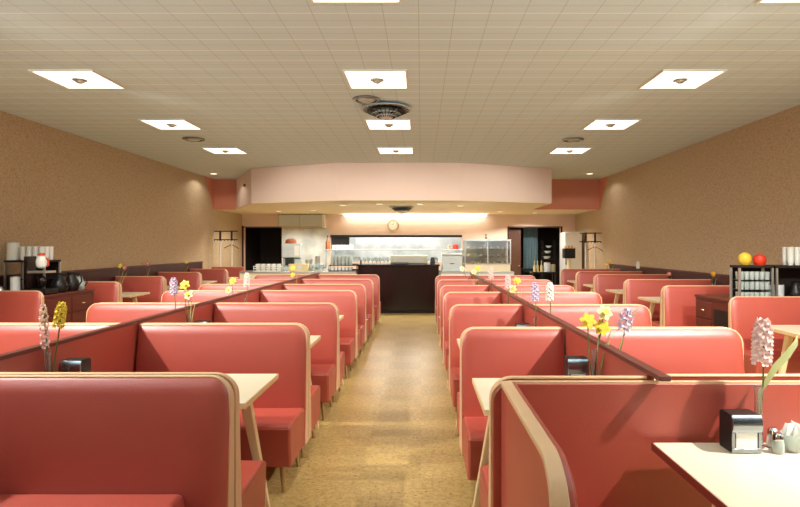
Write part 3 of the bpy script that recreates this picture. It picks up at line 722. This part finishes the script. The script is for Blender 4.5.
# left station
hutch(-6.12, -5.52, 8.24, 8.62, 1.49, 'dark rack carrying white cups on the left service cabinet', [1.2])
many('stacked_cup', 'cup', 'white cups stacked on the left rack', cp, 'china', [(-5.87+.092*i, 8.29+.1*j, 1.491+.033*k) for i in range(4) for j in range(3) for k in range(5)], lambda i: 'white cup on the left rack, %s row, %s stack from left, %s from bottom' % (('front', 'middle', 'back')[(i//5) % 3], F1(i//15), F1(i % 5)))
canister(-6.06, 8.35, 1.491, .082, .245, 'china', 'tall white canister on the left rack, beside the cup stacks', 'china')
canister(-5.76, 7.98, 1.011, .062, .235, 'china', 'white cylindrical canister standing before the left rack', 'china')
r = thing('coffee_maker', 'glass coffee maker with chrome stand on the left service cabinet', 'coffee maker', (-5.45, 8.02, 1.011)); r.scale = (1.15, 1.0, 1.6)
MB().box(-.13, .16, -.13, .14, 0, .05).build('base', 'black', r, bevel=.008)
MB().box(-.13, -.09, -.1, .1, .051, .34).build('column', 'counter_dark', r, bevel=.006)
MB().box(-.088, .15, -.11, .11, .19, .21).build('shelf', 'steel', r, bevel=.004)
MB().ball((.03, 0, .115), .055, 16).build('lower_bowl', 'counter_dark', r, smooth=True)
MB().lathe([(.0, .232), (.04, .236), (.06, .25), (.066, .29), (.052, .33), (.03, .345), (0, .345)], (.03, 0, 0), 18).build('upper_bowl', 'china', r, smooth=True)
MB().lathe([(.03, .346), (.042, .352), (.034, .366), (0, .37)], (.03, 0, 0), 14).build('lid', 'label_red', r, smooth=True)
MB().tube([(.085, 0, .32), (.115, 0, .31), (.118, 0, .26), (.09, 0, .25)], .009, 8).build('handle', 'label_red', r, smooth=True)
pitcher(-5.38, 8.36, 1.011, 1.45, 'black', 'first black coffee pot from the coffee maker on the left cabinet')
pitcher(-5.40, 8.68, 1.011, 1.45, 'black', 'second black coffee pot, at the far end of the left cabinet')
pitcher(-5.92, 7.92, 1.011, .62, 'steel', 'small steel creamer at the near corner of the left cabinet')
pitcher(-5.42, 8.92, 1.011, 1.1, 'glass_soft', 'glass syrup pitcher between the pots on the left cabinet')
def dish(x, y, z, lab, r_=.05):
    tag(MB().lathe([(0, 0), (r_*.5, 0), (r_*.9, r_*.45), (r_, r_*.6), (r_*.93, r_*.6), (r_*.4, .012), (0, .01)], n=14).build('dish', 'china', smooth=True, loc=(x, y, z)), lab, 'dish')
dish(-5.52, 7.90, 1.011, 'small white dish at the near aisle corner of the left cabinet')
dish(-5.62, 7.90, 1.011, 'small white dish nearer the wall on the left cabinet')

# ------------------------------------------------------------------ serving counter
r = thing('serving_counter', 'dark polished serving counter facing the end of the centre aisle', 'counter', (-.57, 14.15, 0))
MB().prism([(-1.02, .06), (-.75, .0), (.75, .0), (1.02, .06), (1.02, .9), (-1.02, .9)], .07, 1.19).build('body', 'counter_dark', r, bevel=.005)
MB().prism([(-.98, .09), (-.72, .04), (.72, .04), (.98, .09), (.98, .88), (-.98, .88)], 0, .069).build('kick_base', 'black', r)
MB().prism([(-1.05, .03), (-.76, -.035), (.76, -.035), (1.05, .03), (1.05, .93), (-1.05, .93)], 1.191, 1.235).build('worktop', 'counter_dark', r, bevel=.008)
def wing(x0, x1, m_, lab):
    r = thing('side_counter', lab, 'counter', ((x0+x1)/2, 14.55, 0)); h = (x1-x0)/2
    MB().box(-h, h, -.3, .35, .0, 1.01).build('body', m_, r, bevel=.004)
    MB().box(-h, h, -.33, .38, 1.011, 1.05).build('worktop', 'steel', r, bevel=.006)
wing(-4.6, -1.64, 'cream_paint', 'cream side counter with steel top left of the dark counter')
wing(.50, 2.36, 'white', 'white side counter with steel top right of the dark counter')
# overshelf running behind the counter
r = thing('steel_overshelf', 'long steel shelf on posts behind the dark serving counter', 'shelf', (-.74, 15.6, 0))
MB().box(-1.95, 1.95, -.18, .18, 1.585, 1.61).build('shelf', 'steel', r, bevel=.004)
for x in (-1.9, 0, 1.9): MB().box(x-.02, x+.02, -.02, .02, 1.051, 1.584).build('post', 'steel', r)
MB().box(-1.95, 1.95, -.3, .3, 1.01, 1.05).build('worktop', 'steel', r, bevel=.004)
MB().box(-1.93, 1.93, -.28, .28, 0, 1.009).build('body', 'steel_satin', r)
many('cup', 'cup', 'white cups on the steel shelf', lambda: cup_mesh(.12, .035, .045), 'china', [(-2.42+.1*i, 15.5+.13*j, 1.611) for i in range(6) for j in range(2)], fb('white cup on the long steel shelf', 6))
r = thing('bottle', 'orange-brown bottle with dark cap at left end of the steel shelf', 'bottle', (-2.58, 15.55, 1.611))
MB().lathe([(0, 0), (.055, 0), (.06, .02), (.058, .19), (.024, .27), (.02, .34), (0, .34)], n=14).build('body', 'brown_bottle', r, smooth=True)
MB().lathe([(0, .341), (.026, .341), (.026, .375), (0, .38)], n=12).build('cap', 'black', r, smooth=True)
canister(.95, 15.55, 1.611, .08, .11, 'ball_red', 'red bowl-like canister at right end of the steel shelf', 'ball_red')
canister(.76, 15.55, 1.611, .055, .08, 'olive_steel', 'small olive canister left of the red one on the steel shelf', 'chrome')
# on dark counter
r = thing('warming_oven', 'low olive grey warming cabinet on the dark serving counter', 'oven', (-.31, 14.72, 1.236))
MB().box(-.48, .48, -.16, .16, .015, .22).build('body', 'olive_steel', r, bevel=.01)
MB().box(-.40, .40, -.168, -.161, .05, .18).build('door', 'steel', r)
MB().box(-.48, .48, -.14, .14, 0, .014).build('base', 'black', r)
r = thing('menu_tray', 'flat black tray lying near the front edge of the dark counter', 'tray', (-.52, 14.32, 1.236))
MB().box(-.26, .2, -.1, .1, 0, .02).build('tray', 'black', r, bevel=.004); MB().box(-.26, .2, .085, .1, .021, .04).build('rim', 'black', r)
r = thing('coffee_pot', 'black coffee pot at the right end of the dark counter', 'pot', (.30, 14.5, 1.236))
MB().lathe([(0, 0), (.06, 0), (.065, .03), (.05, .15), (.04, .17), (0, .18)], n=14).build('body', 'black', r, smooth=True)
MB().tube([(.05, 0, .15), (.12, 0, .15), (.12, 0, .05), (.06, 0, .04)], .01, 6).build('handle', 'black', r, smooth=True)
def goblet(): 
    return MB().lathe([(0, 0), (.032, 0), (.03, .004), (.006, .012), (.006, .06), (.03, .085), (.042, .13), (.038, .17), (.035, .17), (.038, .13), (.026, .09), (0, .07)], n=12)
many('goblet', 'glass', 'stemmed glasses on the dark counter', goblet, 'glass_soft', [(-1.45+.1*i, 14.45+.12*j, 1.236) for i in range(7) for j in range(2)], fb('stemmed glass on the dark counter', 7))
tag(MB().lathe([(0, 0), (.02, 0), (.025, .03), (.02, .09), (.008, .11), (0, .11)], n=10).build('pepper_mill', 'black', smooth=True, loc=(-1.53, 14.3, 1.236)), 'small black mill at the left front corner of the dark counter', 'mill')
# cup racks at left of dark counter
r = thing('cup_tray', 'lower dark tray of cups left of the dark counter', 'tray', (-2.0, 14.5, 1.051)); MB().box(-.36, .36, -.17, .17, 0, .02).build('tray', 'black', r, bevel=.004); MB().box(-.36, .36, .15, .17, .021, .05).build('rim', 'black', r)
for x in (-.35, .35):
    for y in (-.15, .13): MB().box(x-.008, x+.008, y-.008, y+.008, .021, .139).build('post', 'black', r)
many('cup', 'cup', 'cups on the lower tray', lambda: cup_mesh(.09, .034, .045), 'china', [(-2.27+.093*i, 14.40+.11*j, 1.072) for i in range(6) for j in range(2)], fb('white cup on the lower dark tray', 6))
r = thing('cup_tray', 'upper dark tray of cups left of the dark counter', 'tray', (-2.0, 14.5, 1.191)); MB().box(-.36, .36, -.17, .17, 0, .02).build('tray', 'black', r, bevel=.004); MB().box(-.36, .36, .15, .17, .021, .05).build('rim', 'black', r)
many('tumbler', 'glass', 'tumblers on the upper tray', lambda: cup_mesh(.24, .034, .042), 'glass_soft', [(-2.27+.093*i, 14.40+.11*j, 1.212) for i in range(6) for j in range(2)], fb('tumbler on the upper dark tray', 6))
# left side counter items
r = thing('glass_crate', 'white crate of glasses on the far left end of the side counter', 'crate', (-3.93, 14.48, 1.051))
MB().box(-.34, .34, -.17, .17, 0, .015).build('base', 'white', r)
g = MB()
for z in (.06, .12): g.box(-.34, .34, -.175, -.165, z, z+.018); g.box(-.34, .34, .165, .175, z, z+.018); g.box(-.345, -.335, -.165, .165, z, z+.018); g.box(.335, .345, -.165, .165, z, z+.018)
for i in range(6): x = -.335+.134*i; g.box(x-.006, x+.006, -.164, -.155, .016, .138); g.box(x-.006, x+.006, .155, .164, .016, .138)
g.build('rails', 'white', r)
many('tumbler', 'glass', 'glasses in the white crate', lambda: cup_mesh(.17, .036, .046), 'china', [(-4.2+.134*i, 14.42+.13*j, 1.067) for i in range(5) for j in range(2)], fb('glass in the white crate', 5))
r = thing('carton', 'buff carton between the white crate and the glassware, left side counter', 'box', (-3.13, 14.42, 1.051))
MB().box(-.24, .24, -.13, .13, 0, .19).build('box', 'buff', r, bevel=.005); MB().box(-.02, .1, -.134, -.131, .04, .15).build('label_panel', 'enamel', r)
r = thing('coffee_urn_machine', 'tall grey drink machine with brown top on the left side counter', 'machine', (-3.4, 14.76, 1.051))
g = MB().box(-.24, .26, -.12, .16, .34, .72); g.box(-.24, .26, .04, .16, .12, .34); g.build('body', 'steel_satin', r, bevel=.03, seg=3)
MB().box(-.24, .26, -.14, .16, 0, .119).build('base', 'steel_satin', r, bevel=.01)
MB().box(-.14, .06, -.13, .035, .15, .335).build('dispenser', 'black', r, bevel=.01)
MB().lathe([(0, 0), (.14, 0), (.15, .03), (.13, .09), (.08, .12), (0, .125)], (-.02, .02, .721), 20).build('hopper', 'brown_bottle', r, smooth=True)
MB().box(.10, .22, -.127, -.121, .4, .66).build('side_panel', 'white', r)
MB().box(-.12, .04, -.127, -.121, .55, .6).build('badge', 'steel', r)
many('goblet', 'glass', 'stemmed glasses on the left side counter', goblet, 'glass_soft', [(-2.83+.1*i, 14.42+.13*j, 1.051) for i in range(4) for j in range(3)], fb('stemmed glass left of the cup trays', 4))
tag(cup_mesh(.3, .08, .1).build('steel_pail', 'steel', smooth=True, loc=(-2.95, 14.80, 1.051)), 'steel pail right of the tall grey drink machine', 'pail')
tag(cup_mesh(.38, .06, .07).build('steel_pot', 'steel', smooth=True, loc=(-2.72, 14.80, 1.051)), 'tall steel pot behind the stemmed glasses on the left side counter', 'pot')
# right side counter items
r = thing('ice_chest', 'bright steel box at left end of the white side counter', 'box', (.80, 14.6, 1.051))
MB().box(-.26, .26, -.22, .26, 0, .40).build('body', 'steel_satin', r, bevel=.015); MB().box(-.265, .265, -.225, .265, .401, .45).build('lid', 'steel', r, bevel=.01)
MB().tube([(-.05, -.225, .2), (-.05, -.25, .2), (.05, -.25, .2), (.05, -.225, .2)], .008, 6).build('handle', 'black', r)
r = thing('pastry_case', 'glass pastry display case with metal frame on the white side counter', 'display case', (1.70, 14.6, 1.051))
g = MB(); hx, y0, y1, H = .58, -.28, .25, .79
for x in (-hx, .0, hx):
    for y in (y0, y1): g.box(x-.012, x+.012, y-.012, y+.012, .18, H)
for z in (.18, H-.012):
    g.box(-hx, hx, y0-.012, y0+.012, z, z+.022); g.box(-hx, hx, y1-.012, y1+.012, z, z+.022)
    for x in (-hx, hx): g.box(x-.012, x+.012, y0, y1, z, z+.022)
g.build('frame', 'steel', r)
MB().box(-hx, hx, y0, y1, 0, .178).build('base', 'cream_paint', r, bevel=.006)
MB().box(-hx-.02, hx+.02, y0-.02, y1+.02, H+.011, H+.03).build('top', 'steel', r, bevel=.004)
for z in (.36, .56): MB().box(-hx+.014, hx-.014, y0+.02, y1-.02, z, z+.012).build('shelf', 'glass_soft', r)
MB().box(-hx+.014, hx-.014, y1-.006, y1, .205, H-.013).build('back_panel', 'olive_steel', r)
for i, x in enumerate((-hx/2, hx/2)): MB().box(x-hx/2+.014, x+hx/2-.014, y0-.003, y0+.003, .203, H-.013).build('pane', 'glass', r)
def bun(): return MB().lathe([(0, 0), (.05, 0), (.062, .02), (.05, .05), (.02, .062), (0, .063)], n=12)
many('pastry', 'pastry', 'pastries in the glass case', bun, 'pastry', [(1.25+.15*i, 14.5+.02*(i % 2), z) for z in (1.252, 1.424, 1.624) for i in range(7)], lambda i: 'pastry in the glass case, %s shelf, %s from the left' % (('bottom', 'middle', 'top')[i//7], F1(i % 7)))
r = thing('potted_sprig', 'small dark sprig in a pot on top of the pastry case', 'plant', (1.68, 14.55, 1.883))
MB().lathe([(0, 0), (.025, 0), (.034, .05), (0, .05)], n=12).build('pot', 'brown_bottle', r, smooth=True)
g = MB()
for k in range(6):
    a = k*1.05; g.strip([(0, 0, .05), (.02*math.cos(a), .02*math.sin(a), .10), (.055*math.cos(a), .055*math.sin(a), .13)], [.008, .014, .003], (-math.sin(a), math.cos(a), 0))
g.build('leaves', 'stem', r)

# ------------------------------------------------------------------ back wall fittings
r = thing('wall_clock', 'round white wall clock with brown rim above the kitchen pass', 'clock', at(393.2, 225.2, YB))
r.rotation_euler = (math.pi/2, 0, 0)
MB().lathe([(.165, .001), (.2, .001), (.2, .035), (.185, .045), (.165, .035)], n=36).build('rim', 'brass', r, smooth=True)
MB().lathe([(0, .012), (.166, .012), (.166, .002)], n=36).build('dial', 'white', r)
g = MB()
for k in range(12):
    a = k*math.pi/6; g.tube([(.125*math.sin(a), .125*math.cos(a), .014), (.15*math.sin(a), .15*math.cos(a), .014)], .004, 4)
g.build('hour_marks', 'black', r)
MB().tube([(0, 0, .018), (-.06, .045, .018)], .005, 4).build('hour_hand', 'black', r); MB().tube([(0, 0, .022), (.03, .12, .022)], .004, 4).build('minute_hand', 'black', r)
r = thing('steel_cupboard', 'grey two-door steel wall cupboard beside the left doorway', 'cupboard', (-4.12, YB-.2, 2.36))
MB().box(-.74, .74, -.18, .198, 0, .42).build('body', 'olive_steel', r, bevel=.006)
for s in (-1, 1):
    d = MB().box(s*.37-.355, s*.37+.355, -.196, -.181, .02, .40).build('door', 'steel_satin', r, bevel=.004)
    MB().box(s*.06-.01, s*.06+.01, -.21, -.197, .06, .14).build('handle', 'steel', d)
MB().box(.741, .83, -.18, .198, -.02, .42).build('side_filler', 'white', r)
r = thing('tube_light', 'long fluorescent tube light fixed under the top of the kitchen pass', 'light', (-.85, YB+.5, 2.42))
MB().box(-1.9, 1.9, -.06, .06, 0, .06).build('housing', 'white', r); MB().tube([(-1.85, 0, -.03), (1.85, 0, -.03)], .02, 10).build('tube', 'tube_glow', r)
l = area_light('tube_glow_light', (0, 0, -.06), (0, 0, 0), 3.7, .05, 60, (.9, .96, 1.0)); l.parent = r; l.data.energy = 26
t = MB(); t.box(P0, P1, YB+.3, YB+.9, ZS-.3, ZS-.26); struct(t.build('ceiling_pass', 'white'))
r = thing('strip_light', 'thin fluorescent strip light along the top of the back wall above the clock', 'light', (-.2, YB-.1, ZS))
MB().box(-2.5, 2.5, -.05, .05, -.03, -.001).build('housing', 'white', r); MB().tube([(-2.45, 0, -.05), (2.45, 0, -.05)], .018, 10).build('tube', 'tube_glow', r)
for a in (-2.44, 0, 2.44): MB().box(a-.01, a+.01, -.012, .012, -.05, -.03).build('holder', 'white', r)
l = area_light('strip_glow_light', (0, -.1, -.10), (math.radians(35), 0, 0), 4.9, .06, 7, (1, .97, .92)); l.parent = r
l = area_light('strip_glow_light', (0, -.06, -.09), (math.radians(-145), 0, 0), 4.9, .06, 40, (1, .95, .84)); l.parent = r
# bottles and pans on the pass
many('stock_pot', 'pot', 'pots on the kitchen pass', lambda: cup_mesh(.16, .1, .11), 'steel', [(-2.6+.34*i, YB+.5, PZ0+.001) for i in range(10)], lambda i: 'steel pot in the kitchen pass, %s from the left' % F1(i))

# doorway contents
r = thing('door_leaf', 'brown door leaf standing open in the right doorway', 'door', (3.08, YB+.02, 0))
MB().box(0, .42, .17, .22, .01, 2.28).build('leaf', 'brown_door', r, bevel=.004); MB().ball((.36, .14, 1.0), .028).build('knob', 'brass', r, smooth=True)
MB().tube([(.36, .14, 1.0), (.36, .17, 1.0)], .01, 6).build('spindle', 'brass', r)
MB().box(-.02, .02, .0, .17, .3, 2.2).build('hinge_strip', 'brown_door', r)
r = thing('curtain', 'blue-grey curtain hanging inside the right doorway', 'curtain', (3.95, YB+.75, 0))
g = MB(); front = []; 
pts = [(-.26+.02*i, .02*math.sin(i*1.3)) for i in range(27)]
g.prism(pts + [(x, y+.012) for x, y in pts[::-1]], .75, 2.35); g.build('cloth', 'blue_curtain', r, smooth=True)
MB().tube([(-.32, .005, 2.37), (.32, .005, 2.37)], .014, 8).build('rail', 'steel', r)
for x in (-.3, .3): MB().box(x-.008, x+.008, -.003, .013, 2.37, ZS).build('hanger', 'steel', r)
r = thing('bench_stand', 'dark low table below the curtain in the right doorway', 'table', (3.9, YB+.55, 0))
MB().box(-.42, .42, -.25, .15, .86, .9).build('top', 'black', r, bevel=.004)
for x in (-.38, .38):
    for y in (-.2, .1): MB().box(x-.02, x+.02, y-.02, y+.02, 0, .859).build('leg', 'black', r)
r = thing('dish_rack', 'dark rack holding white bowls inside the right doorway', 'rack', (4.55, YB+.6, 0))
for z in (1.22, 1.42, 1.62): MB().box(-.22, .22, -.15, .15, z, z+.02).build('shelf', 'black', r)
for x in (-.21, .21):
    for y in (-.14, .14): MB().box(x-.012, x+.012, y-.012, y+.012, 0, 1.9).build('post', 'black', r)
dish(4.52, YB+.58, 1.441, 'white bowl on the middle shelf of the dark rack', .14)
dish(4.48, YB+.58, 1.241, 'cream bowl on the lowest shelf of the dark rack', .16)
dish(4.56, YB+.58, 1.641, 'white bowl on the top shelf of the dark rack', .12)
r = thing('refrigerator', 'tall white refrigerator at the right end of the back wall', 'refrigerator', (4.92, 18.5, 0))
MB().box(-.26, .30, -.28, .34, .06, 2.15).build('body', 'enamel', r, bevel=.03, seg=3); MB().box(-.25, .29, -.31, -.281, .35, 2.12).build('door', 'white', r, bevel=.015)
MB().box(-.25, -.22, -.35, -.312, 1.1, 1.4).build('handle', 'chrome', r); MB().box(-.27, .27, -.25, .3, 0, .059).build('plinth', 'black', r)
r = thing('coffee_grinder_stand', 'black appliance on a pale pedestal before the refrigerator', 'appliance', (4.55, 17.3, 0))
MB().lathe([(0, 0), (.13, 0), (.13, .03), (.055, .06), (.055, 1.32), (0, 1.32)], n=16).build('pedestal', 'cream_paint', r, smooth=True)
MB().box(-.17, .17, -.14, .14, 1.321, 1.62).build('body', 'black', r, bevel=.02); MB().box(-.15, .2, -.1, .1, 1.621, 1.65).build('top', 'pastry', r)
for x in (-.1, .0, .1): MB().lathe([(0, 1.651), (.025, 1.651), (.03, 1.71), (0, 1.72)], (x, 0, 0), 10).build('knob', 'brass', r, smooth=True)
# low stand with jars before the right doorway
r = thing('jar_stand', 'dark stand with jars in front of the right doorway', 'table', (3.52, 16.2, 0))
MB().box(-.35, .35, -.2, .2, .92, .96).build('top', 'black', r, bevel=.004)
for x in (-.32, .32):
    for y in (-.17, .17): MB().box(x-.018, x+.018, y-.018, y+.018, 0, .919).build('leg', 'black', r)
canister(3.62, 16.15, .961, .09, .26, 'enamel', 'pale blue-grey jar on the dark stand, right of the bottles', 'chrome')
def slim(): return MB().lathe([(0, 0), (.035, 0), (.035, .16), (.012, .22), (.012, .32), (0, .325)], n=10)
many('bottle', 'bottle', 'slim bottles on the dark stand', slim, 'buff', [(3.25+.1*i, 16.1+.06*(i % 2), .961) for i in range(3)], lambda i: 'slim pale bottle on the dark stand, %s from the left' % F1(i))
canister(3.80, 16.2, .961, .07, .2, 'olive_steel', 'olive jar at the right end of the dark stand', 'chrome')
# coat racks
def coat_rack(x0, x1, y, zt, lab, swap=False):
    r = thing('coat_rack', lab, 'coat rack', ((x0+x1)/2, y, 0)); h = (x1-x0)/2
    for s in (-1, 1):
        MB().tube([(s*h, 0, .02), (s*h, 0, zt-.3)], .022, 10).build('pole', 'white', r, smooth=True)
        MB().tube([(s*h, 0, zt-.3), (s*h, 0, zt)], .03, 10).build('upper_post', 'black', r, smooth=True)
        MB().box(s*h-.03, s*h+.03, -.2, .2, 0, .02).build('foot', 'black', r)
    for z in (zt-.02, zt-.27):
        for y_ in (-.07, .07): MB().tube([(-h-.16, y_, z), (h+.16, y_, z)], .014, 6).build('rail', 'black', r, smooth=True)
    g = MB()
    for k in range(7):
        x = -h-.13+(2*h+.26)*k/6; g.tube([(x, -.10, zt-.02), (x, .10, zt-.02)], .009, 5)
        g.tube([(x, -.08, zt-.27), (x, -.13, zt-.31), (x, -.15, zt-.26)], .008, 5)
    g.build('hooks', 'black', r)
    MB().tube([(h-.22, 0, zt-.52), (h, 0, zt-.42), (h+.22, 0, zt-.54)], .012, 6).build('hanger', 'brown_bottle', r, smooth=True)
    MB().tube([(h, 0, zt-.42), (h, -.02, zt-.3)], .006, 6).build('hanger_hook', 'steel', r)
coat_rack(-6.00, -5.66, 16.8, 2.16, 'black hat and coat rack on pale poles beside the left doorway')
coat_rack(4.86, 5.14, 16.6, 2.10, 'black hat and coat rack on pale poles by the right wall')
# small dark bracket on the soffit return
o = tag(MB().box(-.09, .09, -.02, .02, -.03, .03).build('wall_bracket', 'black', loc=(-4.83, 15.36, 3.36)), 'small dark bracket on the pink soffit left of the counter', 'bracket'); o.rotation_euler = (0, 0, math.radians(-64))
